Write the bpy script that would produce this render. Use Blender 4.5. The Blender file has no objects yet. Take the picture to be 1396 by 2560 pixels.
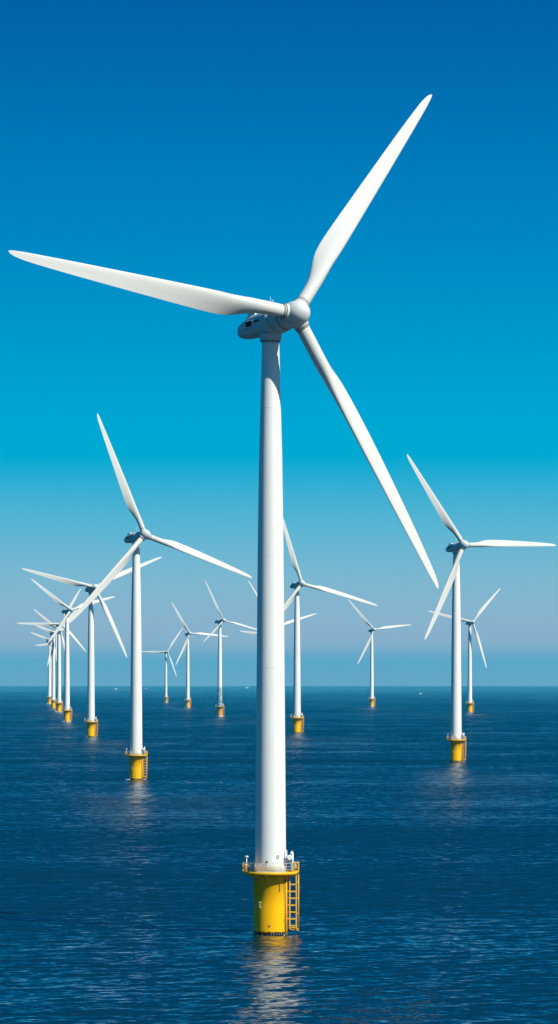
import bpy, bmesh, math, random
import numpy as np
from mathutils import Vector, Matrix
random.seed(7); rng = np.random.default_rng(11)
PI = math.pi; R = math.radians
EARTH = 7.43e6          # effective earth radius (with refraction), metres
EYE = 28.0              # the camera hangs 28 m above the sea
scene = bpy.context.scene
col = scene.collection

# ------------------------------------------------------------------ materials
def srgb(r, g, b):
    f = lambda c: (c/255/12.92) if c/255 <= .04045 else ((c/255+.055)/1.055)**2.4
    return (f(r), f(g), f(b), 1)

def new_mat(name):
    m = bpy.data.materials.new(name); m.use_nodes = True
    nt = m.node_tree; b = nt.nodes['Principled BSDF']
    return m, nt, b

def N(nt, kind, **kw):
    n = nt.nodes.new(kind)
    for k, v in kw.items():
        if k in n.inputs.keys(): n.inputs[k].default_value = v
        else: setattr(n, k, v)
    return n

def mixc(nt, fac, a, b):
    n = nt.nodes.new('ShaderNodeMix'); n.data_type = 'RGBA'
    for sock, v in ((n.inputs[0], fac), (n.inputs[6], a), (n.inputs[7], b)):
        if hasattr(v, 'is_output'): nt.links.new(v, sock)
        else: sock.default_value = v
    return n.outputs[2]

def ramp(nt, src, stops, interp='LINEAR'):
    n = nt.nodes.new('ShaderNodeValToRGB'); n.color_ramp.interpolation = interp
    e = n.color_ramp.elements
    while len(e) > 1: e.remove(e[-1])
    e[0].position = stops[0][0]; e[0].color = stops[0][1]
    for p, c in stops[1:]:
        x = e.new(p); x.color = c
    nt.links.new(src, n.inputs[0]); return n.outputs[0]

def g(v): return (v, v, v, 1)

def painted(name, base, worn, rough=.35, streak=None, amount=.5, coat=.0, scale=(1.4, 1.4, .18)):
    """paint with long faint vertical weather streaks and a fine mottling"""
    m, nt, b = new_mat(name)
    tc = N(nt, 'ShaderNodeTexCoord'); mp = N(nt, 'ShaderNodeMapping'); mp.inputs['Scale'].default_value = scale
    nt.links.new(tc.outputs['Object'], mp.inputs[0])
    n1 = N(nt, 'ShaderNodeTexNoise', Scale=1.6, Detail=6, Roughness=.62); nt.links.new(mp.outputs[0], n1.inputs['Vector'])
    f1 = ramp(nt, n1.outputs[0], [(.42, g(0)), (.72, g(amount))])
    c = mixc(nt, f1, base, worn)
    if streak:
        n2 = N(nt, 'ShaderNodeTexNoise', Scale=5.0, Detail=4, Roughness=.7); nt.links.new(mp.outputs[0], n2.inputs['Vector'])
        c = mixc(nt, ramp(nt, n2.outputs[0], [(.62, g(0)), (.78, g(.55))]), c, streak)
    nt.links.new(c, b.inputs['Base Color'])
    n3 = N(nt, 'ShaderNodeTexNoise', Scale=3.0, Detail=3); nt.links.new(tc.outputs['Object'], n3.inputs['Vector'])
    rr = N(nt, 'ShaderNodeMapRange'); rr.inputs['To Min'].default_value = rough-.07; rr.inputs['To Max'].default_value = rough+.12
    nt.links.new(n3.outputs[0], rr.inputs[0]); nt.links.new(rr.outputs[0], b.inputs['Roughness'])
    b.inputs['IOR'].default_value = 1.45; b.inputs['Specular IOR Level'].default_value = .18
    return m

M = {}
M['white'] = painted('white_paint', (.80, .80, .79, 1), (.72, .73, .72, 1), .38)
M['tower'] = painted('tower_paint', (.79, .795, .78, 1), (.72, .73, .715, 1), .42, scale=(1.2, 1.2, .06))
M['blade'] = painted('blade_gelcoat', (.61, .607, .59, 1), (.53, .527, .51, 1), .5, amount=.45, scale=(.9, .9, .12))
M['nacelle'] = painted('nacelle_shell', (.56, .60, .61, 1), (.48, .52, .53, 1), .45)
M['spinner'] = painted('spinner_shell', (.60, .62, .62, 1), (.52, .54, .54, 1), .42)
M['seam'] = painted('seam_rubber', (.16, .16, .16, 1), (.24, .23, .22, 1), .6)
M['flange'] = painted('flange_joint', (.72, .72, .71, 1), (.64, .64, .63, 1), .5)
M['dark'] = painted('dark_opening', (.012, .016, .022, 1), (.03, .035, .04, 1), .6)
M['steel'] = painted('galvanised_steel', (.62, .64, .64, 1), (.45, .46, .46, 1), .45)
M['yellow2'] = painted('yellow_steel', (.86, .46, .012, 1), (.70, .34, .02, 1), .45, streak=(.3, .1, .02, 1))

def yellow_pile(name, base, worn):
    m, nt, b = new_mat(name)
    tc = N(nt, 'ShaderNodeTexCoord'); sx = N(nt, 'ShaderNodeSeparateXYZ'); nt.links.new(tc.outputs['Object'], sx.inputs[0])
    mp = N(nt, 'ShaderNodeMapping'); mp.inputs['Scale'].default_value = (1.6, 1.6, .22); nt.links.new(tc.outputs['Object'], mp.inputs[0])
    n1 = N(nt, 'ShaderNodeTexNoise', Scale=1.3, Detail=6, Roughness=.6); nt.links.new(mp.outputs[0], n1.inputs['Vector'])
    c = mixc(nt, ramp(nt, n1.outputs[0], [(.4, g(0)), (.75, g(.6))]), base, worn)
    # rust runs, only a few, hanging from the platform
    n2 = N(nt, 'ShaderNodeTexNoise', Scale=3.4, Detail=5, Roughness=.7); nt.links.new(mp.outputs[0], n2.inputs['Vector'])
    hi = N(nt, 'ShaderNodeMapRange'); hi.inputs['From Min'].default_value = 3.8; hi.inputs['From Max'].default_value = 6.4; nt.links.new(sx.outputs[2], hi.inputs[0])
    mu = N(nt, 'ShaderNodeMath', operation='MULTIPLY'); nt.links.new(ramp(nt, n2.outputs[0], [(.52, g(0)), (.68, g(.6))]), mu.inputs[0]); nt.links.new(hi.outputs[0], mu.inputs[1])
    c = mixc(nt, mu.outputs[0], c, (.34, .12, .02, 1))
    # weed and mussels at the waterline, ragged upper edge
    n3 = N(nt, 'ShaderNodeTexNoise', Scale=4.0, Detail=5, Roughness=.75); nt.links.new(tc.outputs['Object'], n3.inputs['Vector'])
    ad = N(nt, 'ShaderNodeMath', operation='MULTIPLY_ADD'); nt.links.new(n3.outputs[0], ad.inputs[0]); ad.inputs[1].default_value = -.75; nt.links.new(sx.outputs[2], ad.inputs[2])
    lo = N(nt, 'ShaderNodeMapRange'); lo.inputs['From Min'].default_value = .02; lo.inputs['From Max'].default_value = -.08; nt.links.new(ad.outputs[0], lo.inputs[0])
    c = mixc(nt, lo.outputs[0], c, (.018, .014, .008, 1))
    nt.links.new(c, b.inputs['Base Color'])
    b.inputs['Roughness'].default_value = .42; b.inputs['Specular IOR Level'].default_value = .2
    return m
M['yellow'] = yellow_pile('yellow_pile_paint', (.95, .49, .001, 1), (.92, .41, .001, 1))
M['ochre'] = yellow_pile('faded_ochre_paint', (.85, .50, .08, 1), (.66, .30, .05, 1))
M['brown'] = yellow_pile('rusty_orange_paint', (.72, .36, .10, 1), (.34, .14, .05, 1))

def mottled():
    m, nt, b = new_mat('blue_blotched_tower_paint')
    tc = N(nt, 'ShaderNodeTexCoord'); sx = N(nt, 'ShaderNodeSeparateXYZ'); nt.links.new(tc.outputs['Object'], sx.inputs[0])
    n1 = N(nt, 'ShaderNodeTexNoise', Scale=.75, Detail=6, Roughness=.7, Distortion=1.2); nt.links.new(tc.outputs['Object'], n1.inputs['Vector'])
    lo = N(nt, 'ShaderNodeMapRange'); lo.inputs['From Min'].default_value = 21.5; lo.inputs['From Max'].default_value = 19.5; nt.links.new(sx.outputs[2], lo.inputs[0])
    mu = N(nt, 'ShaderNodeMath', operation='MULTIPLY'); nt.links.new(ramp(nt, n1.outputs[0], [(.40, g(.25)), (.56, g(1))]), mu.inputs[0]); nt.links.new(lo.outputs[0], mu.inputs[1])
    nt.links.new(mixc(nt, mu.outputs[0], (.78, .80, .80, 1), (.08, .22, .33, 1)), b.inputs['Base Color'])
    b.inputs['Roughness'].default_value = .4
    return m
M['mottled'] = mottled()

# ------------------------------------------------------------------ mesh helper
class MB:
    def __init__(s): s.v = []; s.f = []; s.smooth = []
    def add(s, vs, fs, smooth=False):
        o = len(s.v); s.v += [tuple(v) for v in vs]; s.f += [tuple(i+o for i in f) for f in fs]; s.smooth += [smooth]*len(fs); return s
    def box(s, x0, x1, y0, y1, z0, z1, rz=0.0, c=(0, 0)):
        vs = [(x, y, z) for z in (z0, z1) for y in (y0, y1) for x in (x0, x1)]
        if rz:
            ca, sa = math.cos(rz), math.sin(rz); vs = [(c[0]+(x-c[0])*ca-(y-c[1])*sa, c[1]+(x-c[0])*sa+(y-c[1])*ca, z) for x, y, z in vs]
        return s.add(vs, [(0, 2, 3, 1), (4, 5, 7, 6), (0, 1, 5, 4), (2, 6, 7, 3), (0, 4, 6, 2), (1, 3, 7, 5)])
    def lathe(s, prof, n=32, axis='Z', c=(0, 0, 0), caps=True, smooth=True):
        """prof: list of (radius, height); axis Z or X"""
        vs = []
        for r, h in prof:
            for k in range(n):
                a = 2*PI*k/n; x, y = r*math.cos(a), r*math.sin(a)
                p = (x, y, h) if axis == 'Z' else ((h, x, y) if axis == 'X' else (y, h, x))
                vs.append((p[0]+c[0], p[1]+c[1], p[2]+c[2]))
        fs = [(j*n+k, j*n+(k+1) % n, (j+1)*n+(k+1) % n, (j+1)*n+k) for j in range(len(prof)-1) for k in range(n)]
        s.add(vs, fs, smooth)
        if caps:
            o = len(s.v)-len(vs)
            s.f.append(tuple(range(o+n-1, o-1, -1))); s.smooth.append(False)
            s.f.append(tuple(o+(len(prof)-1)*n+k for k in range(n))); s.smooth.append(False)
        return s
    def tube(s, a, b, r, n=8, r2=None):
        a, b = Vector(a), Vector(b); d = (b-a).normalized()
        u = d.orthogonal().normalized(); w = d.cross(u); r2 = r if r2 is None else r2
        vs = [p+(u*math.cos(2*PI*k/n)+w*math.sin(2*PI*k/n))*q for p, q in ((a, r), (b, r2)) for k in range(n)]
        s.add(vs, [(k, (k+1) % n, n+(k+1) % n, n+k) for k in range(n)], True)
        o = len(s.v)-2*n
        s.f.append(tuple(range(o+n-1, o-1, -1))); s.smooth.append(False)
        s.f.append(tuple(range(o+n, o+2*n))); s.smooth.append(False)
        return s
    def path(s, pts, r, n=8):
        for a, b in zip(pts, pts[1:]): s.tube(a, b, r, n)
        return s
    def ring(s, rad, z, r, n=48, a0=0, a1=2*PI, m=6):
        full = abs(a1-a0-2*PI) < 1e-6
        cnt = n if full else n+1
        vs = []
        for i in range(cnt):
            a = a0+(a1-a0)*i/n
            for k in range(m):
                b = 2*PI*k/m; q = rad+r*math.cos(b)
                vs.append((q*math.cos(a), q*math.sin(a), z+r*math.sin(b)))
        fs = [(i*m+k, ((i+1) % cnt)*m+k, ((i+1) % cnt)*m+(k+1) % m, i*m+(k+1) % m) for i in range(n) for k in range(m)]
        return s.add(vs, fs, True)
    def mesh(s, name, mat):
        me = bpy.data.meshes.new(name); me.from_pydata(s.v, [], s.f)
        me.polygons.foreach_set('use_smooth', s.smooth)
        me.materials.append(mat)
        bm = bmesh.new(); bm.from_mesh(me); bmesh.ops.recalc_face_normals(bm, faces=bm.faces)
        bm.to_mesh(me); bm.free(); me.update()
        return me

# ------------------------------------------------------------------ turbine parts (built once, in metres)
H0 = 67.5; OV = 4.8; TILT = R(7)
def interp(x, pts):
    for (a, fa), (b, fb) in zip(pts, pts[1:]):
        if x <= b: 
            t = (x-a)/(b-a); return fa+(fb-fa)*t
    return pts[-1][1]
def smoothi(x, pts):
    """monotone-ish Catmull-Rom through the points"""
    n = len(pts)
    for i in range(n-1):
        if x <= pts[i+1][0] or i == n-2:
            x0, y0 = pts[i]; x1, y1 = pts[i+1]; h = x1-x0; t = min(max((x-x0)/h, 0), 1)
            m0 = (y1-pts[i-1][1])/(x1-pts[i-1][0]) if i > 0 else (y1-y0)/h
            m1 = (pts[i+2][1]-y0)/(pts[i+2][0]-x0) if i < n-2 else (y1-y0)/h
            return (2*t**3-3*t*t+1)*y0+(t**3-2*t*t+t)*h*m0+(-2*t**3+3*t*t)*y1+(t**3-t*t)*h*m1

LB = 34.0; R0 = 1.74
CH = [(0, 1.46), (.04, 1.46), (.08, 1.52), (.13, 1.84), (.185, 2.26), (.235, 2.44), (.30, 2.40), (.45, 2.13), (.60, 1.82), (.75, 1.48), (.87, 1.14), (.94, .88), (.975, .62), (.992, .36), (1.0, .10)]
TH = [(0, 1.0), (.06, 1.0), (.12, .82), (.18, .56), (.25, .38), (.40, .27), (.65, .21), (1.0, .17)]
TW = [(0, 26), (.12, 25), (.25, 16), (.45, 7), (.7, 2.0), (1.0, 0.0)]
def blade_mesh():
    """root at z=R0, tip at z=LB; +X faces the wind, +Y is the leading edge"""
    mb = MB(); ns = 150; nk = 72; vs = []
    for i in range(ns+1):
        t = i/ns; t = t**.92 if t < .8 else t
        t = 1-(1-i/ns)**1.15
        c = smoothi(t, CH); th = smoothi(t, TH); tw = R(smoothi(t, TW)+3)
        z = R0+(LB-R0)*t
        w = min(max((t-.045)/.16, 0), 1); w = w*w*(3-2*w)        # circle to airfoil
        off = .5-.24*w                                # share of the chord ahead of the pitch axis
        for k in range(nk):
            a = 2*PI*k/nk
            xc = .5*(1-math.cos(a))                              # 0 leading .. 1 trailing
            yt = 5*th*(.2969*math.sqrt(xc)-.126*xc-.3516*xc**2+.2843*xc**3-.1036*xc**4)
            camber = .035*4*xc*(1-xc)
            side = 1 if a <= PI else -1
            ya = side*yt+camber
            yc = .5*math.sin(a)*th
            yy = (ya*w+yc*(1-w))*c
            ch = (off-xc)*c
            bend = -.2*t**2.2                                   # tip blown back a little by the wind
            x = -yy*math.cos(tw)+ch*math.sin(tw)+bend; y = yy*math.sin(tw)+ch*math.cos(tw)
            vs.append((x, y, z))
    fs = [(i*nk+k, i*nk+(k+1) % nk, (i+1)*nk+(k+1) % nk, (i+1)*nk+k) for i in range(ns) for k in range(nk)]
    mb.add(vs, fs, True)
    mb.f.append(tuple(range(nk-1, -1, -1))); mb.smooth.append(False)
    mb.f.append(tuple(ns*nk+k for k in range(nk))); mb.smooth.append(False)
    return mb

def nacelle_mesh():
    mb = MB(); nk = 40; vs = []
    st = [(-5.66, -.66, -.26, .16), (-5.58, -.94, .02, .55), (-5.38, -1.12, .22, .84), (-5.0, -1.25, .38, 1.02), (-4.4, -1.32, .56, 1.12), (-3.6, -1.35, .80, 1.19), (-2.9, -1.36, 1.04, 1.22),
          (-2.4, -1.37, 1.14, 1.24), (-1.0, -1.42, 1.20, 1.26), (.5, -1.44, 1.24, 1.30), (1.5, -1.45, 1.28, 1.34)]
    for x, zb, zt, hw in st:
        zc = (zb+zt)/2; hh = (zt-zb)/2
        for k in range(nk):
            a = 2*PI*k/nk; ca, sa = math.cos(a), math.sin(a); e = 2/2.9
            vs.append((x, hw*math.copysign(abs(ca)**e, ca), zc+hh*math.copysign(abs(sa)**e, sa)))
    n = len(st)
    mb.add(vs, [(j*nk+k, j*nk+(k+1) % nk, (j+1)*nk+(k+1) % nk, (j+1)*nk+k) for j in range(n-1) for k in range(nk)], True)
    mb.f.append(tuple(range(nk-1, -1, -1))); mb.smooth.append(False)
    mb.f.append(tuple((n-1)*nk+k for k in range(nk))); mb.smooth.append(False)
    return mb

def lift(mb):
    mb.v = [(x, y, z+max(0, 1.5-x)*.07) for x, y, z in mb.v]; return mb
P = {}   # part name -> (mesh, frame)   frame: 'base' or 'head'
def part(key, mb, mat, frame='base', name=None, parent=None): P[key] = dict(mesh=mb.mesh(name or key, M[mat]), frame=frame, name=name or key, parent=parent)

def islands(mb):
    par = list(range(len(mb.v)))
    def find(i):
        while par[i] != i: par[i] = par[par[i]]; i = par[i]
        return i
    for f in mb.f:
        for k in f[1:]: par[find(k)] = find(f[0])
    out = {}
    for f, s in zip(mb.f, mb.smooth): out.setdefault(find(f[0]), []).append((f, s))
    res = []
    for fs in out.values():
        m_ = MB(); idx = {}
        for f, s in fs:
            for k in f:
                if k not in idx: idx[k] = len(m_.v); m_.v.append(mb.v[k])
            m_.f.append(tuple(idx[k] for k in f)); m_.smooth.append(s)
        res.append(m_)
    return res
def parts(key, mb, mat, frame='base', name=None, parent=None):
    for i, q in enumerate(islands(mb)):
        part('%s#%d' % (key, i), q, mat, frame, name or key, parent)

# foundation
part('transition_piece', MB().lathe([(1.87, -5), (1.87, .0), (1.87, 3.0), (1.87, 6.15), (1.95, 6.2), (1.95, 6.45)], 72), 'yellow')
# underside brackets and deck
mb = MB().lathe([(1.96, 6.46), (2.6, 6.50), (2.9, 6.54), (3.02, 6.60), (3.06, 6.68), (3.06, 6.90), (3.0, 6.90), (3.0, 6.78), (1.75, 6.78)], 72, caps=False)
part('platform', mb, 'yellow2')
mb = MB()
for k in range(12):
    a = 2*PI*(k+.5)/12; ca, sa = math.cos(a), math.sin(a)
    u = Vector((-sa, ca, 0))*.04
    p = [Vector((1.88*ca, 1.88*sa, 6.15)), Vector((1.88*ca, 1.88*sa, 6.48)), Vector((2.6*ca, 2.6*sa, 6.49))]
    mb.add([q+u for q in p]+[q-u for q in p], [(0, 1, 2), (5, 4, 3), (0, 3, 4, 1), (1, 4, 5, 2), (2, 5, 3, 0)])
parts('bracket', mb, 'yellow2', parent='platform')
mb = MB()
for k in range(26):
    a = 2*PI*k/26; mb.tube((3.0*math.cos(a), 3.0*math.sin(a), 6.95), (3.0*math.cos(a), 3.0*math.sin(a), 7.86), .026, 6)
mb.ring(3.0, 7.86, .03); mb.ring(3.0, 7.50, .02); mb.ring(3.0, 7.2, .02)
for k in range(60):
    a = PI+R(12)+R(75)*k/60; mb.tube((3.0*math.cos(a), 3.0*math.sin(a), 6.95), (3.0*math.cos(a), 3.0*math.sin(a), 7.84), .010, 4)
part('railing', mb, 'steel', parent='platform')
def frame_panel(x0, x1, y, z0, z1, w=.08):
    m_ = MB(); d = .06
    m_.box(x0, x0+w, y-d, y+d, z0, z1).box(x1-w, x1, y-d, y+d, z0, z1).box(x0+w, x1-w, y-d+.003, y+d-.003, z1-w*1.3, z1-.003).box(x0+w, x1-w, y-d+.003, y+d-.003, z0, z0+w*2.4)
    return m_
mb = frame_panel(2.36, 3.10, -.95, 6.80, 7.92, .10); mb.box(2.46, 3.0, -.98, -.93, 7.28, 7.38).box(2.66, 2.74, -.98, -.93, 7.38, 7.76).box(2.62, 2.84, -1.0, -.955, 7.42, 7.68)
mb.box(3.04, 3.12, -.88, .9, 6.80, 7.92)
part('gate_right', mb, 'yellow2', name='gate_panel', parent='platform')
mb = MB()
for x, y in ((-3.0, -.45), (-2.86, -.95), (-2.72, -1.2), (-2.36, -1.8), (-2.28, -1.9)): mb.box(x-.06, x+.06, y-.05, y+.05, 6.96, 7.84)
mb.box(-3.04, -2.9, -.9, -.4, 7.3, 7.4).box(-2.45, -2.2, -1.95, -1.9, 7.45, 7.7)
parts('gate_left', mb, 'yellow2', name='gate_post', parent='platform')
# tower
TR = [(0, 1.70), (20.6, 1.54), (34.6, 1.42), (45, 1.27), (53, 1.07), (58.6, .93)]
prof = [(smoothi(z, TR), 6.78+z) for z in [58.6*i/60 for i in range(61)]]
part('tower', MB().lathe(prof, 96), 'tower')
mb = MB()
for z in (29.2, 41.4, 57.6):
    r = smoothi(z-6.78, TR); mb.lathe([(r+.001, z-.04), (r+.009, z-.03), (r+.009, z+.03), (r+.001, z+.04)], 72, caps=False)
parts('flange', mb, 'flange', parent='tower', name='flange_seam')
mb = MB().ring(1.72, 6.84, .06, 60)
for k in range(48):
    a = 2*PI*k/48; mb.box(1.74, 1.82, -.03, .03, 6.79, 6.92, a)
part('basebolts', mb, 'steel', parent='tower', name='bolt_ring')
# small marks on the tower front: a round port and a dark hook
def on_tower(x, z, r): y = -math.sqrt(r*r-x*x); return Vector((x, y, z)), math.atan2(y, x)
mb = MB(); p, a = on_tower(.78, 8.5, 1.69)
n = Vector((math.cos(a), math.sin(a), 0)); u = Vector((-math.sin(a), math.cos(a), 0)); z_ = Vector((0, 0, 1))
for k in range(20):
    b0, b1 = 2*PI*k/20, 2*PI*(k+1)/20
    mb.tube(p+n*.02+(u*math.cos(b0)*.13+z_*math.sin(b0)*.17), p+n*.02+(u*math.cos(b1)*.13+z_*math.sin(b1)*.17), .03, 5)
part('port', mb, 'dark', parent='tower', name='port_ring')
mb = MB(); p, a = on_tower(-.39, 7.98, 1.70); n = Vector((math.cos(a), math.sin(a), 0))
mb.tube(p, p+n*.16, .10, 10).tube(p+Vector((0, 0, -.45))+n*.03, p+n*.08, .02, 5)
part('hook', mb, 'dark', parent='tower', name='lamp_fitting')
mb = MB(); p, a = on_tower(1.50, 8.35, 1.69); n = Vector((math.cos(a), math.sin(a), 0))
mb.tube(p, p+n*.06, .04, 6); p, a = on_tower(1.33, 8.33, 1.69); mb.tube(p, p+n*.06, .04, 6)
# white equipment on the right of the tower foot
parts('studs', mb, 'dark', parent='tower', name='stud')
mb = MB().lathe([(.24, -1.3), (.30, -1.25), (.30, -.95), (.24, -.9)], 20, 'Y', (2.08, 0, 8.42))
mb.box(1.70, 1.98, -1.1, -.8, 8.30, 8.62).box(1.66, 1.82, -.95, -.85, 8.62, 9.25).box(1.72, 2.3, -1.02, -.98, 8.30, 8.36)
part('winch', mb, 'white', name='winch_box', parent='tower')
mb = MB().path([(2.42, -.9, 6.79), (2.42, -.9, 8.95), (2.36, -.9, 9.06), (2.24, -.9, 9.06)], .085, 10).box(2.18, 2.34, -.98, -.82, 8.82, 9.0).tube((2.1, -.9, 8.45), (2.42, -.9, 8.45), .04, 6)
part('crane', mb, 'white', name='davit_crane')
mb = MB().tube((-2.62, -.6, 6.79), (-2.62, -.6, 8.45), .05, 8).lathe([(.05, 8.40), (.20, 8.45), (.21, 8.52), (.12, 8.58), (.02, 8.6)], 16, c=(-2.62, -.6, 0))
part('lamp', mb, 'white', name='signal_lamp_post')
# boarding ladder on the right of the pile
mb = MB()
for x in (2.10, 2.82): mb.box(x-.075, x+.075, -.66, -.54, .62, 6.5)
mb.box(2.175, 2.745, -.655, -.545, 6.3, 6.42)
parts('stiles', mb, 'yellow2', name='ladder_rail', parent='ladder')
mb = MB()
for z in (5.47, 4.71, 3.96, 3.20, 2.45, 1.70, .95): mb.box(2.175, 2.745, -.65, -.55, z-.075, z+.065)
parts('rungs', mb, 'yellow2', name='rung', parent='ladder')
mb = MB().tube((3.06, -.3, .5), (3.06, -.3, 6.56), .055, 8).tube((2.1, -.6, .56), (3.06, -.3, .42), .07, 8).tube((2.1, -.6, .78), (2.7, -.6, .70), .05, 8)
for z in (.5, 2.2, 3.9, 5.6): mb.tube((2.86, -.6, z+.1), (3.06, -.3, z+.1), .04, 6)
part('ladder', mb, 'yellow2', name='boarding_ladder')
mb = MB()
for z in (4.71, 3.20, 1.70): mb.tube((1.72, -.6, z), (2.04, -.6, z), .055, 8)
for z in (3.96, 2.45): mb.tube((1.80, -.6, z), (2.04, -.6, z), .035, 8)
parts('struts', mb, 'yellow2', name='ladder_strut', parent='ladder')
# cable pipe down the right edge of the pile, with a dark line beside it
part('jtube', MB().path([(1.70, -1.0, -1), (1.70, -1.0, 6.3)], .10, 12).box(1.58, 1.82, -1.08, -.9, 4.55, 4.75).box(1.58, 1.82, -1.08, -.9, 3.2, 3.3), 'yellow2', name='cable_pipe')
part('hose', MB().path([(1.50, -1.16, .55), (1.50, -1.16, 4.6), (1.46, -1.2, 4.7), (1.50, -1.16, 6.3)], .022, 6).box(1.40, 1.46, -1.26, -1.16, 1.5, 1.62).path([(1.15, -1.49, .56), (1.50, -1.16, .56)], .02, 6), 'seam', name='hose')
# anodes, lamps and clamps on the pile
mb = MB()
for x, z, l in ((-.12, .92, .14),):
    y = -math.sqrt(1.87**2-x*x); mb.box(x-.06, x+.08, y-.06, y+.03, z, z+.2)
y = -math.sqrt(1.87**2-1.0); mb.box(.97, 1.04, y-.10, y+.03, 4.75, 5.7)
parts('clamp', mb, 'seam', name='clamp')
mb = MB()
for x, z in ((-.45, 6.02), (-1.1, 6.25)):
    y = -math.sqrt(1.87**2-x*x); mb.tube((x, y, z), (x, y-.25, z), .12, 12)
parts('under_lamp', mb, 'yellow2', name='deck_lamp')
mb = MB()
for x0, z0 in ((-1.17, 3.1), (-1.82, 3.3)):
    for dx, dz in ((-.04, .45), (.09, .42), (0, 0), (.06, -.12), (.0, .2)):
        x = max(x0+dx, -1.84); y = -math.sqrt(1.87**2-x*x)
        mb.tube((x, y+.02, z0+dz), (x-.03, y-.11, z0+dz), .055, 8)
parts('cleat', mb, 'steel', name='cleat')
mb = MB()
for k in range(9):
    a = R(-88+k*9); mb.box(1.86, 1.97, -.05, .05, .02, .22, a)
parts('fender', mb, 'seam', name='fender_block')

# head: frame origin on the tower axis at shaft height, +X along the shaft towards the wind
part('nacelle', lift(nacelle_mesh()), 'nacelle', 'head')
part('yaw', MB().lathe([(1.02, -2.05), (1.16, -1.95), (1.22, -1.45), (1.22, -1.2)], 48), 'nacelle', 'yawframe', name='yaw_bearing', parent='nacelle')
part('yawseam', MB().lathe([(1.0, -2.12), (1.15, -2.05), (1.15, -2.0), (1.0, -1.95)], 48), 'seam', 'yawframe', name='yaw_seal', parent='nacelle')
mb = MB().lathe([(1.30, 1.45), (1.42, 1.50), (1.46, 2.0), (1.45, 2.6), (1.38, 2.95), (1.2, 3.05)], 56, 'X')
part('collar', mb, 'nacelle', 'head', name='front_collar', parent='nacelle')
part('collarseam', MB().lathe([(1.28, 1.40), (1.40, 1.41), (1.40, 1.49), (1.28, 1.5)], 48, 'X').lathe([(1.25, 3.0), (1.345, 3.04), (1.345, 3.12), (1.25, 3.14)], 48, 'X'), 'seam', 'head', name='collar_seal', parent='nacelle')
mb = MB().box(-3.1, -1.75, -1.275, -1.1, -.28, .30)
part('vent', lift(mb), 'dark', 'head', name='side_vent', parent='nacelle')
mb = MB()
for k in range(4):
    x = -1.45+k*.30; mb.box(x, x+.2, -1.285, -1.15, .02, .30)
parts('slats', lift(mb), 'dark', 'head', name='vent_slat', parent='nacelle')
mb = MB().box(-3.15, -3.08, -1.30, -1.1, -.33, .36).box(-1.77, -1.70, -1.31, -1.1, -.33, .36).box(-3.08, -1.77, -1.30, -1.1, .30, .36).box(-3.08, -1.77, -1.30, -1.1, -.34, -.28)
part('ventframe', lift(mb), 'white', 'head', name='vent_frame', parent='nacelle')
mb = MB().box(-3.3, -1.9, -.75, .75, .9, 1.30).box(-4.0, -3.6, -.5, .3, .55, 1.02).tube((-.3, -.9, 1.1), (-.3, -.9, 1.42), .05, 6)
parts('hatch', lift(mb), 'white', 'head', name='roof_hatch', parent='nacelle')
mb = MB().tube((.75, -.3, 1.2), (.75, -.3, 2.75), .035, 6, .015).tube((.75, -.3, 2.1), (1.15, -.3, 2.15), .02, 5).lathe([(.05, 2.1), (.07, 2.2), (.03, 2.3)], 8, c=(1.15, -.3, 0))
part('mast', lift(mb), 'white', 'head', name='wind_mast', parent='nacelle')
mb = MB().path([(x, -hw-.012, z) for x, z, hw in ((-5.4, -.60, .73), (-5.0, -.58, .97), (-4.4, -.56, 1.09), (-3.6, -.50, 1.175), (-2.9, -.44, 1.215), (-2.4, -.40, 1.235))], .022, 5)
part('seamline', lift(mb), 'seam', 'head', name='shell_seam', parent='nacelle')
prof = [(1.22, 3.12), (1.33, 3.18), (1.38, 3.5), (1.41, 4.2), (1.41, 4.9), (1.37, 5.35), (1.26, 5.8), (1.06, 6.2), (.80, 6.5), (.50, 6.72), (.24, 6.83), (.02, 6.87)]
part('spinner', MB().lathe(prof, 56, 'X'), 'spinner', 'head')
part('blade', blade_mesh(), 'blade', 'blade')
part('rootcollar', MB().lathe([(.86, .95), (.86, 1.50), (.80, 1.52), (.80, 1.73)], 40), 'spinner', 'blade', name='root_collar', parent='blade')
parts('rootseal', MB().lathe([(.79, 1.49), (.885, 1.493), (.885, 1.535), (.79, 1.538)], 40).lathe([(.74, 1.72), (.83, 1.723), (.83, 1.765), (.74, 1.768)], 40), 'seam', 'blade', name='root_seal', parent='blade')

BASE_SMALL = {'hook', 'port', 'studs', 'cleat', 'clamp', 'under_lamp', 'hose', 'fender', 'basebolts', 'slats', 'seamline', 'bracket', 'gate_left'}

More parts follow.
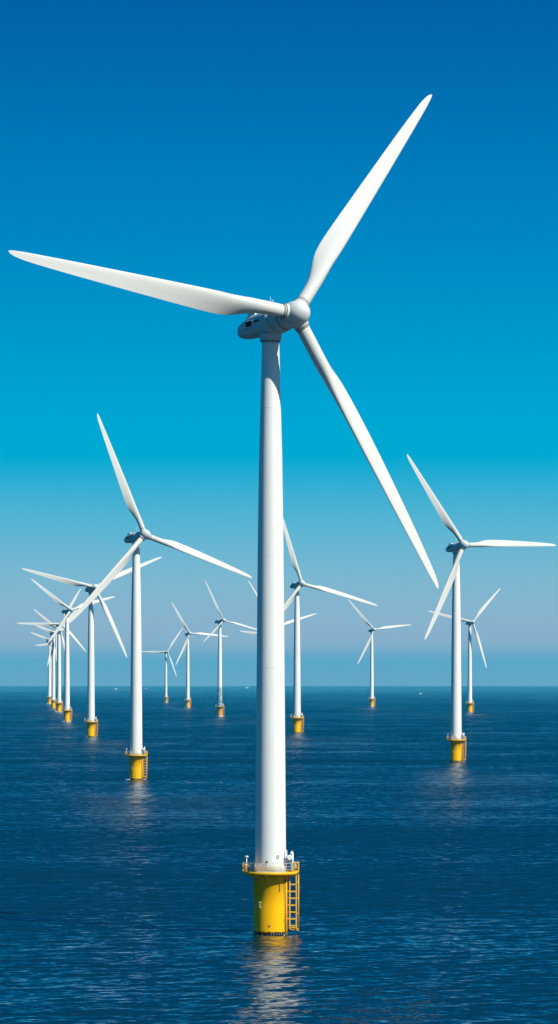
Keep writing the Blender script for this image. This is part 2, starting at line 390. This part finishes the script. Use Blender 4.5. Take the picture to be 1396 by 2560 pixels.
ROWS = [
    ('main', -0.91, 399.53, -0.011, 0.9915, 34, [(38.5, 33.57), (277.6, 35.61), (150.8, 34.21)]),
    ('left2', -38.69, 996.97, -0.067, 0.9803, 32, [(339.5, 35.77), (108.8, 35.85), (226.1, 35.83)]),
    ('right', 58.17, 1207.96, -0.098, 1.0519, 26, [(327.5, 33.39), (89.5, 33.40), (207.8, 33.69)]),
    ('l228', -87.18, 1706.60, -0.196, 1.0262, 24, [(67.1, 36.33), (283.5, 35.57), (156.4, 35.07)]),
    ('m743', 8.94, 1828.66, -0.225, 1.0966, 27, [(345.4, 37.07), (104.4, 39.65), (222.4, 34.47)]),
    ('hidA', -4.16, 2731.45, -0.502, 0.9581, 36, [(326.8, 43.62), (74.4, 41.00), (204.7, 41.86)]),
    ('hidB', -17.27, 3695.19, -0.919, 1.0584, 30, [(275.4, 26.60), (33.2, 25.74), (158.5, 27.08)]),
    ('l168', -131.81, 2288.08, -0.352, 1.0269, 32, [(306.3, 31.94), (74.9, 32.33), (220.3, 26.00)]),
    ('l148', -174.62, 2920.91, -0.574, 1.0338, 24, [(32.5, 33.25), (271.1, 36.25), (137.9, 29.08)]),
    ('l146', -181.40, 3026.08, -0.616, 0.9738, 24, [(309.0, 30.04), (41.1, 30.97), (169.2, 22.49)]),
    ('l134', -202.58, 3304.51, -0.735, 0.9997, 36, [(288.3, 23.56), (47.4, 24.86), (184.6, 25.77)]),
    ('l124', -241.30, 3867.55, -1.007, 0.9835, 36, [(288.8, 27.48), (52.6, 25.08), (195.5, 29.03)]),
    ('l128', -255.13, 4125.16, -1.145, 0.9760, 35, [(264.4, 25.18), (30.6, 24.86), (172.6, 25.19)]),
    ('m549', -41.69, 2591.67, -0.452, 1.0007, 36, [(334.7, 31.80), (102.9, 35.61), (231.0, 24.50)]),
    ('m469', -82.99, 3348.64, -0.755, 1.0022, 24, [(330.6, 33.06), (94.7, 38.21), (208.1, 33.17)]),
    ('m415', -124.59, 4057.46, -1.108, 0.8294, 24, [(37.0, 41.09), (270.6, 38.26), (161.1, 35.65)]),
    ('r930', 86.76, 3440.64, -0.797, 1.0684, 24, [(318.9, 35.78), (83.1, 36.74), (210.3, 35.54)]),
    ('r1175', 149.71, 2887.49, -0.561, 1.0498, 24, [(282.9, 37.82), (44.4, 36.24), (164.9, 36.14)]),

]
LAB = {
'main': 'huge foreground wind turbine, nearest of all, with railed platform and ladder on its yellow base',
'left2': 'second largest wind turbine, left of the foreground tower, with a blade across the far row',
'right': 'large wind turbine near the right edge, one blade pointing level to the right',
'l228': 'wind turbine directly left of the second largest one, a blade pointing left above the row',
'm743': 'mid sized wind turbine touching the right side of the foreground tower',
'hidA': 'wind turbine hidden behind the foreground tower, upper blade tips showing on both its sides',
'hidB': 'wind turbine hidden behind the foreground tower, only a level blade tip showing left of it',
'l168': 'third base from the front in the left row, one blade to the upper left',
'l148': 'wind turbine in the left row whose long blade points level to the left edge',
'l146': 'wind turbine covered by a nearer tower in the left row, blade tip pointing up left',
'l134': 'far wind turbine whose yellow base is second from the left end of the row',
'l124': 'far wind turbine whose small yellow base stands leftmost of all',
'l128': 'tiny wind turbine at the far end of the left row, between the two leftmost towers',
'm549': 'distant wind turbine with blue blotched lower tower and rusty orange base',
'm469': 'distant wind turbine with ochre base next left of the blue blotched one, level right blade',
'm415': 'smallest lone wind turbine with a low hub, just right of the second largest one',
'r930': 'distant lone wind turbine with ochre base, under the lower blade of the foreground turbine',
'r1175': 'distant wind turbine close behind the large right hand one, its blades crossing its tower',
}
def tag(o, label=None, cat=None, group=None, kind=None):
    if label: o['label'] = label
    if cat: o['category'] = cat
    if group: o['group'] = group
    if kind: o['kind'] = kind
    return o

def put(key, parent, mat=None):
    d = P[key]; o = bpy.data.objects.new(d['name'], d['mesh']); col.objects.link(o); o.parent = parent
    if mat:
        o.material_slots[0].link = 'OBJECT'; o.material_slots[0].material = M[mat]
    return o

def sea_z(x, y): return -(x*x+y*y)/(2*EARTH)

for key, X, Y, z0, s, yaw, blades in ROWS:
    far = Y > 2000
    root = bpy.data.objects.new('wind_turbine', None); col.objects.link(root)
    root.location = (X, Y, z0); root.scale = (s, s, s); root.empty_display_size = 2
    tag(root, LAB[key], 'wind turbine', 'wind turbines standing in the sea')
    y = R(yaw)
    pivot = Vector((0, 0, H0-OV*math.tan(TILT)))
    head = Matrix.Translation(pivot) @ Matrix.Rotation(y-PI/2, 4, 'Z') @ Matrix.Rotation(-TILT, 4, 'Y')
    yawm = Matrix.Translation(pivot) @ Matrix.Rotation(y-PI/2, 4, 'Z') 
    A = Vector((math.sin(y)*math.cos(TILT), -math.cos(y)*math.cos(TILT), math.sin(TILT)))
    U = (Vector((0, 0, 1))-A*A.z).normalized(); Rt = U.cross(A)
    hub = head @ Vector((OV/math.cos(TILT), 0, 0))
    made = {}
    pile = {'m549': 'brown', 'm469': 'ochre', 'm415': 'brown', 'r930': 'ochre', 'l128': 'ochre', 'hidB': 'ochre'}.get(key)
    order = [k for k in P if P[k]['parent'] is None]+[k for k in P if P[k]['parent']]
    for k in order:
        d = P[k]
        if d['frame'] == 'blade': continue
        if far and k.split('#')[0] in BASE_SMALL: continue
        mt = None
        if k == 'transition_piece': mt = pile
        if k == 'tower' and key == 'm549': mt = 'mottled'
        o = put(k, made[d['parent']] if d['parent'] else root, mt)
        made[k] = o
        if d['frame'] == 'head': o.matrix_local = head if not d['parent'] else Matrix.Identity(4)
        if d['frame'] == 'yawframe': o.matrix_local = head.inverted() @ yawm
        if mt == 'mottled': o['label'] = 'white tower with blue blotches on its lower end'
        elif mt == 'brown': o['label'] = 'rusty orange foundation'
        elif mt == 'ochre': o['label'] = 'faded ochre foundation'
    slim = .62 if key == 'm549' else 1
    for az, L in blades:
        a = R(az); Z = U*math.cos(a)+Rt*math.sin(a); X_ = A; Y_ = Z.cross(X_)
        k = L/LB
        m = Matrix((( X_.x, Y_.x, Z.x, hub.x), (X_.y, Y_.y, Z.y, hub.y), (X_.z, Y_.z, Z.z, hub.z), (0, 0, 0, 1)))
        b = put('blade', root); b.matrix_local = m @ Matrix.Diagonal((slim, slim, k, 1))
        b.cycles.shadow_terminator_geometry_offset = .15; b.cycles.shadow_terminator_offset = .12
        for q in P:
            if P[q]['parent'] == 'blade': put(q, b)

# ------------------------------------------------------------------ white water washing round the piles
fm, fnt, fb = new_mat('white_water'); fb.inputs['Base Color'].default_value = (.62, .68, .70, 1); fb.inputs['Roughness'].default_value = .7
mb = MB()
for key, X, Y, z0, s, yaw, blades in ROWS:
    cnt = {'main': 12}.get(key, 16)
    for k in range(cnt):
        a = random.uniform(0, 2*PI); rad = random.uniform(1.95, 2.4 if key == 'main' else 2.8)
        cx, cy = X+rad*math.cos(a), Y+rad*math.sin(a)
        ln = random.uniform(.3, .6) if key == 'main' else random.uniform(.4, 1.6)
        hgt = random.uniform(.015, .05) if key == 'main' else (random.uniform(.08, .22) if Y < 2000 else random.uniform(.2, .6))
        n = 8; vs = [(cx, cy, z0+hgt)]
        for i_ in range(n):
            b_ = 2*PI*i_/n; q = random.uniform(.7, 1.2)
            vs.append((cx+ln*q*math.cos(b_), cy+ln*.5*q*math.sin(b_), z0-.35))
        mb.add(vs, [(0, 1+i_, 1+(i_+1) % n) for i_ in range(n)], True)
foam = bpy.data.objects.new('foam', mb.mesh('foam', fm)); col.objects.link(foam); tag(foam, kind='stuff')

# ------------------------------------------------------------------ far boats
def boat_meshes():
    hull = MB(); st = [(-5, 1.5, .1), (-4, 1.6, .0), (0, 1.7, .0), (3, 1.2, .1), (5, .5, .3), (6, .05, .6)]
    vs = []
    for x, w, k in st: vs += [(x, -w, 1.2+k), (x, -w*.7, -.4), (x, w*.7, -.4), (x, w, 1.2+k)]
    fs = [(i*4+j, i*4+(j+1) % 4, (i+1)*4+(j+1) % 4, (i+1)*4+j) for i in range(5) for j in range(4)]+[(3, 2, 1, 0), (20, 21, 22, 23)]
    hull.add(vs, fs)
    cab = MB().box(-2.5, 1.5, -1.1, 1.1, 1.25, 3.2).box(-2.2, .8, -.9, .9, 3.203, 3.8)
    win = MB().box(-2.0, 1.2, -1.13, 1.13, 2.2, 2.8)
    ms = MB().tube((-1, 0, 3.8), (-1, 0, 6.4), .08, 6)
    return hull.mesh('hull', M['white']), cab.mesh('cabin', M['white']), win.mesh('window', M['dark']), ms.mesh('mast', M['steel'])
HU, CA, WI, MA = boat_meshes()
for (px, D, rz, sc, lab) in ((290, 9500, .3, .7, 'tiny white motor boat on the horizon just left of the second largest turbine tower'),
                     (364, 9900, -.4, .7, 'tiny white motor boat on the horizon just right of the second largest turbine tower'),
                     (618, 11000, .5, .8, 'tiny white boat on the horizon close left of the foreground tower'),
                     (1052, 6300, .2, .45, 'tiny white motor boat on open water left of the large right hand turbine')):
    x = (px-698)/9200*D
    r = bpy.data.objects.new('motor_boat', None); col.objects.link(r); r.location = (x, D, sea_z(x, D)); r.rotation_euler = (0, 0, rz); r.scale = (sc,)*3
    tag(r, lab, 'boat', 'small boats near the horizon')
    for nm, me in (('hull', HU), ('cabin', CA), ('mast', MA)):
        o = bpy.data.objects.new(nm, me); col.objects.link(o); o.parent = r
        if nm == 'cabin':
            w = bpy.data.objects.new('window', WI); col.objects.link(w); w.parent = o

# ------------------------------------------------------------------ sea: one sheet, real waves near, curved to the horizon
rr = []
r = 30.0
while r < 190: rr.append(r); r *= 1.12
while r < 1500: rr.append(r); r += max(.42, .42*(r/300)**2)
while r < 26000: rr.append(r); r *= 1.035
rr = np.array([0.5]+rr)
HALF = R(7.0); na = 560
az = np.concatenate([np.linspace(-HALF, HALF, na), np.linspace(HALF, 2*PI-HALF, 150)[1:-1]])
daz = np.full(az.size, 2*HALF/na); daz[na:] = (2*PI-2*HALF)/150
RR, AZ = np.meshgrid(rr, az, indexing='ij')
dr = np.gradient(rr)[:, None]*np.ones_like(AZ); dt = RR*daz[None, :]
XX = RR*np.sin(AZ); YY = RR*np.cos(AZ)
ZZ = -RR**2/(2*EARTH)
WD = R(215)   # waves run from the right front to the left back
NW = 90
lam = np.exp(rng.uniform(np.log(1.3), np.log(22), NW)); th = R(112)+rng.normal(0, R(30), NW); ph = rng.uniform(0, 2*PI, NW)
SL = 0.095
for l, t, p in zip(lam, th, ph):
    kx, ky = math.cos(t)*2*PI/l, math.sin(t)*2*PI/l
    a = SL*math.sqrt(2/NW)/(2*PI/l)
    if l > 5: a *= 5/l
    # a wave is only kept where the sheet is fine enough to carry it
    fr = np.clip((l*abs(1/max(abs(math.sin(t)), .05))/dr-2.5)/2.5, 0, 1); ft = np.clip((l*abs(1/max(abs(math.cos(t)), .05))/dt-2.5)/2.5, 0, 1)
    w = fr*ft
    ZZ += np.where(w > 0, a*w*np.sin(kx*XX+ky*YY+p), 0)
nr, nc = RR.shape
co = np.stack([XX, YY, ZZ], -1).reshape(-1, 3).astype(np.float32)
i = np.arange(nr-1)[:, None]*nc; j = np.arange(nc)[None, :]; j2 = (j+1) % nc
quads = np.stack([i+j, i+nc+j, i+nc+j2, i+j2], -1).reshape(-1, 4)[:, ::-1].astype(np.int32)
me = bpy.data.meshes.new('sea')
me.vertices.add(len(co)); me.vertices.foreach_set('co', co.ravel())
me.loops.add(quads.size); me.loops.foreach_set('vertex_index', quads.ravel())
me.polygons.add(len(quads)); me.polygons.foreach_set('loop_start', np.arange(0, quads.size, 4, dtype=np.int32))
me.polygons.foreach_set('use_smooth', np.ones(len(quads), dtype=bool))
me.update(calc_edges=True)
if me.polygons[len(me.polygons)//2].normal.z < 0: me.flip_normals()
sea = bpy.data.objects.new('sea', me); col.objects.link(sea); tag(sea, kind='structure')

m, nt, b = new_mat('sea_water')
tc = N(nt, 'ShaderNodeTexCoord'); geo = N(nt, 'ShaderNodeNewGeometry')
def slopes(scale, amp, detail=2.0, off=0.0):
    mp = N(nt, 'ShaderNodeMapping'); mp.inputs['Scale'].default_value = scale; mp.inputs['Location'].default_value = (off, off*.7, 0)
    mp.inputs['Rotation'].default_value = (0, 0, R(12))
    nt.links.new(tc.outputs['Object'], mp.inputs[0])
    n = N(nt, 'ShaderNodeTexNoise', Scale=1.0, Detail=detail, Roughness=.6); n.noise_dimensions = '2D'
    nt.links.new(mp.outputs[0], n.inputs['Vector'])
    s_ = N(nt, 'ShaderNodeVectorMath', operation='SUBTRACT'); nt.links.new(n.outputs['Color'], s_.inputs[0]); s_.inputs[1].default_value = (.5, .5, .5)
    m_ = N(nt, 'ShaderNodeVectorMath', operation='MULTIPLY'); nt.links.new(s_.outputs[0], m_.inputs[0])
    m_.inputs[1].default_value = (amp[0], amp[1], 0)
    return m_.outputs[0]
def vadd(a, b_):
    n = N(nt, 'ShaderNodeVectorMath', operation='ADD'); nt.links.new(a, n.inputs[0]); nt.links.new(b_, n.inputs[1]); return n.outputs[0]
sxyz = N(nt, 'ShaderNodeSeparateXYZ'); nt.links.new(tc.outputs['Object'], sxyz.inputs[0])
s1 = slopes((.75, 2.6, 1), (.34, .50), 3)          # ripples riding on the waves
s0 = slopes((.28, .75, 1), (.28, .40), 3, 13)
s1 = vadd(s1, s0)
s2 = slopes((.05, .16, 1), (.30, .46), 4, 31)        # wind waves
s3 = slopes((.004, .013, 1), (.0, .19), 3, 77)       # gust patches
far_ = N(nt, 'ShaderNodeMapRange'); far_.inputs['From Min'].default_value = 350; far_.inputs['From Max'].default_value = 1500; nt.links.new(sxyz.outputs[1], far_.inputs[0])
sc2 = N(nt, 'ShaderNodeVectorMath', operation='SCALE'); nt.links.new(s2, sc2.inputs[0]); nt.links.new(far_.outputs[0], sc2.inputs['Scale'])
tot = vadd(vadd(s1, sc2.outputs[0]), s3)
# wave faces lean towards the wind side; the lean flattens out over distance
dd = N(nt, 'ShaderNodeMath', operation='DIVIDE'); nt.links.new(sxyz.outputs[1], dd.inputs[0]); dd.inputs[1].default_value = 12000
ln = ramp(nt, dd.outputs[0], [(.02, g(.12)), (.0285, g(.09)), (.0328, g(.09)), (.037, g(.165)), (.05, g(.165)), (.063, g(.145)), (.085, g(.145)), (.1, g(.17)), (.22, g(.165)), (.45, g(.11)), (.7, g(.06)), (1, g(.05))])
lv = N(nt, 'ShaderNodeCombineXYZ'); lm = N(nt, 'ShaderNodeMath', operation='MULTIPLY'); nt.links.new(ln, lm.inputs[0]); lm.inputs[1].default_value = -1.0
nt.links.new(lm.outputs[0], lv.inputs[1])
tot = vadd(tot, lv.outputs[0])
tilt_ = N(nt, 'ShaderNodeVectorMath', operation='ADD'); nt.links.new(geo.outputs['Normal'], tilt_.inputs[0]); nt.links.new(tot, tilt_.inputs[1])
nn = N(nt, 'ShaderNodeVectorMath', operation='NORMALIZE'); nt.links.new(tilt_.outputs[0], nn.inputs[0])
nt.links.new(nn.outputs[0], b.inputs['Normal'])
b.inputs['Base Color'].default_value = (.0, .015, .031, 1)
b.inputs['Roughness'].default_value = 0.05
b.inputs['IOR'].default_value = 1.333; b.inputs['Specular IOR Level'].default_value = 0.8
me.materials.append(m)

# ------------------------------------------------------------------ sea air
HZ = 27000
hz = MB().box(-HZ, HZ, -HZ, HZ, -110, 135).mesh('haze', M['white'])
hm = bpy.data.materials.new('sea_air'); hm.use_nodes = True; hn = hm.node_tree; hn.nodes.clear()
ho = hn.nodes.new('ShaderNodeOutputMaterial'); hv = hn.nodes.new('ShaderNodeVolumePrincipled')
hv.inputs['Color'].default_value = (.0,.76,1,1); hv.inputs['Density'].default_value = 2.4e-05; hv.inputs['Anisotropy'].default_value = 0
hn.links.new(hv.outputs[0], ho.inputs['Volume'])
hz.materials.clear(); hz.materials.append(hm)
ho_ = bpy.data.objects.new('haze', hz); col.objects.link(ho_); tag(ho_, kind='stuff')

# ------------------------------------------------------------------ sky, sun
SUN_EL, SUN_RIGHT = 42.0, 50.0      # elevation; degrees to the right of straight behind the camera
a = R(SUN_RIGHT); e = R(SUN_EL)
S = Vector((math.sin(a)*math.cos(e), -math.cos(a)*math.cos(e), math.sin(e)))
w = bpy.data.worlds.new("World"); scene.world = w; w.use_nodes = True
nt = w.node_tree; nt.nodes.clear()
out = N(nt, 'ShaderNodeOutputWorld')
sky = N(nt, 'ShaderNodeTexSky'); sky.sky_type = 'NISHITA'; sky.sun_disc = False; sky.sun_elevation = e
sky.sun_rotation = math.atan2(S.x, S.y); sky.air_density = 1.0; sky.dust_density = .2; sky.ozone_density = 3.0
tc = N(nt, 'ShaderNodeTexCoord'); sx = N(nt, 'ShaderNodeSeparateXYZ'); nt.links.new(tc.outputs['Generated'], sx.inputs[0])
tint = N(nt, 'ShaderNodeVectorMath', operation='MULTIPLY'); nt.links.new(sky.outputs[0], tint.inputs[0]); tint.inputs[1].default_value = (.10, .92, 1.1)
bg1 = N(nt, 'ShaderNodeBackground', Strength=.1); nt.links.new(tint.outputs[0], bg1.inputs[0])
mr = N(nt, 'ShaderNodeMapRange'); mr.inputs['From Min'].default_value = -.01; mr.inputs['From Max'].default_value = .45; nt.links.new(sx.outputs[2], mr.inputs[0])
def pos(y_): return ((1690-y_)/9200+.01)/.46
ST = [(1760, (134, 158, 193)), (1700, (136, 162, 196)), (1655, (122, 164, 197)), (1634, (129, 170, 200)), (1612, (150, 177, 204)), (1560, (148, 180, 206)), (1450, (131, 184, 209)), (1330, (96, 182, 212)), (1240, (64, 176, 212)),
      (1185, (34, 172, 211)), (1145, (0, 169, 210)), (1080, (0, 168, 211)), (1000, (0, 163, 211)), (860, (0, 153, 206)), (700, (0, 141, 199)), (500, (0, 127, 190)), (300, (0, 113, 180)), (120, (0, 102, 170)), (0, (0, 95, 162)), (-60, (0, 92, 158)), (-1070, (0, 66, 124)), (-2430, (0, 58, 112))]
cr = ramp(nt, mr.outputs[0], [(pos(y_), srgb(*c)) for y_, c in ST])
bg2 = N(nt, 'ShaderNodeBackground', Strength=1/2**0.35); nt.links.new(cr, bg2.inputs[0])
up = N(nt, 'ShaderNodeMapRange'); up.inputs['From Min'].default_value = .25; up.inputs['From Max'].default_value = .7; nt.links.new(sx.outputs[2], up.inputs[0])
mx = N(nt, 'ShaderNodeMixShader'); nt.links.new(up.outputs[0], mx.inputs[0]); nt.links.new(bg2.outputs[0], mx.inputs[1]); nt.links.new(bg1.outputs[0], mx.inputs[2])
nt.links.new(mx.outputs[0], out.inputs[0])

sl = bpy.data.lights.new('sun', 'SUN'); sl.energy = 4.5; sl.angle = R(.53); sl.color = (1, .955, .81)
so = bpy.data.objects.new('sun', sl); col.objects.link(so); so.rotation_euler = (-S).to_track_quat('-Z', 'Y').to_euler(); so.location = (200, -200, 300)

# ------------------------------------------------------------------ camera
cd = bpy.data.cameras.new('camera'); cam = bpy.data.objects.new('camera', cd); col.objects.link(cam)
cam.location = (0, 0, EYE); cam.rotation_euler = (PI/2, 0, 0)
cd.sensor_fit = 'VERTICAL'; cd.sensor_height = 24; cd.sensor_width = 13.09
cd.lens = 9200/2560*24; cd.shift_y = (1690-1280)/2560; cd.clip_start = 1; cd.clip_end = 60000
scene.camera = cam
scene.view_settings.view_transform = 'Standard'; scene.view_settings.look = 'None'; scene.view_settings.exposure = 0.35; scene.view_settings.gamma = 1
scene.cycles.max_bounces = 6; scene.cycles.use_adaptive_sampling = True
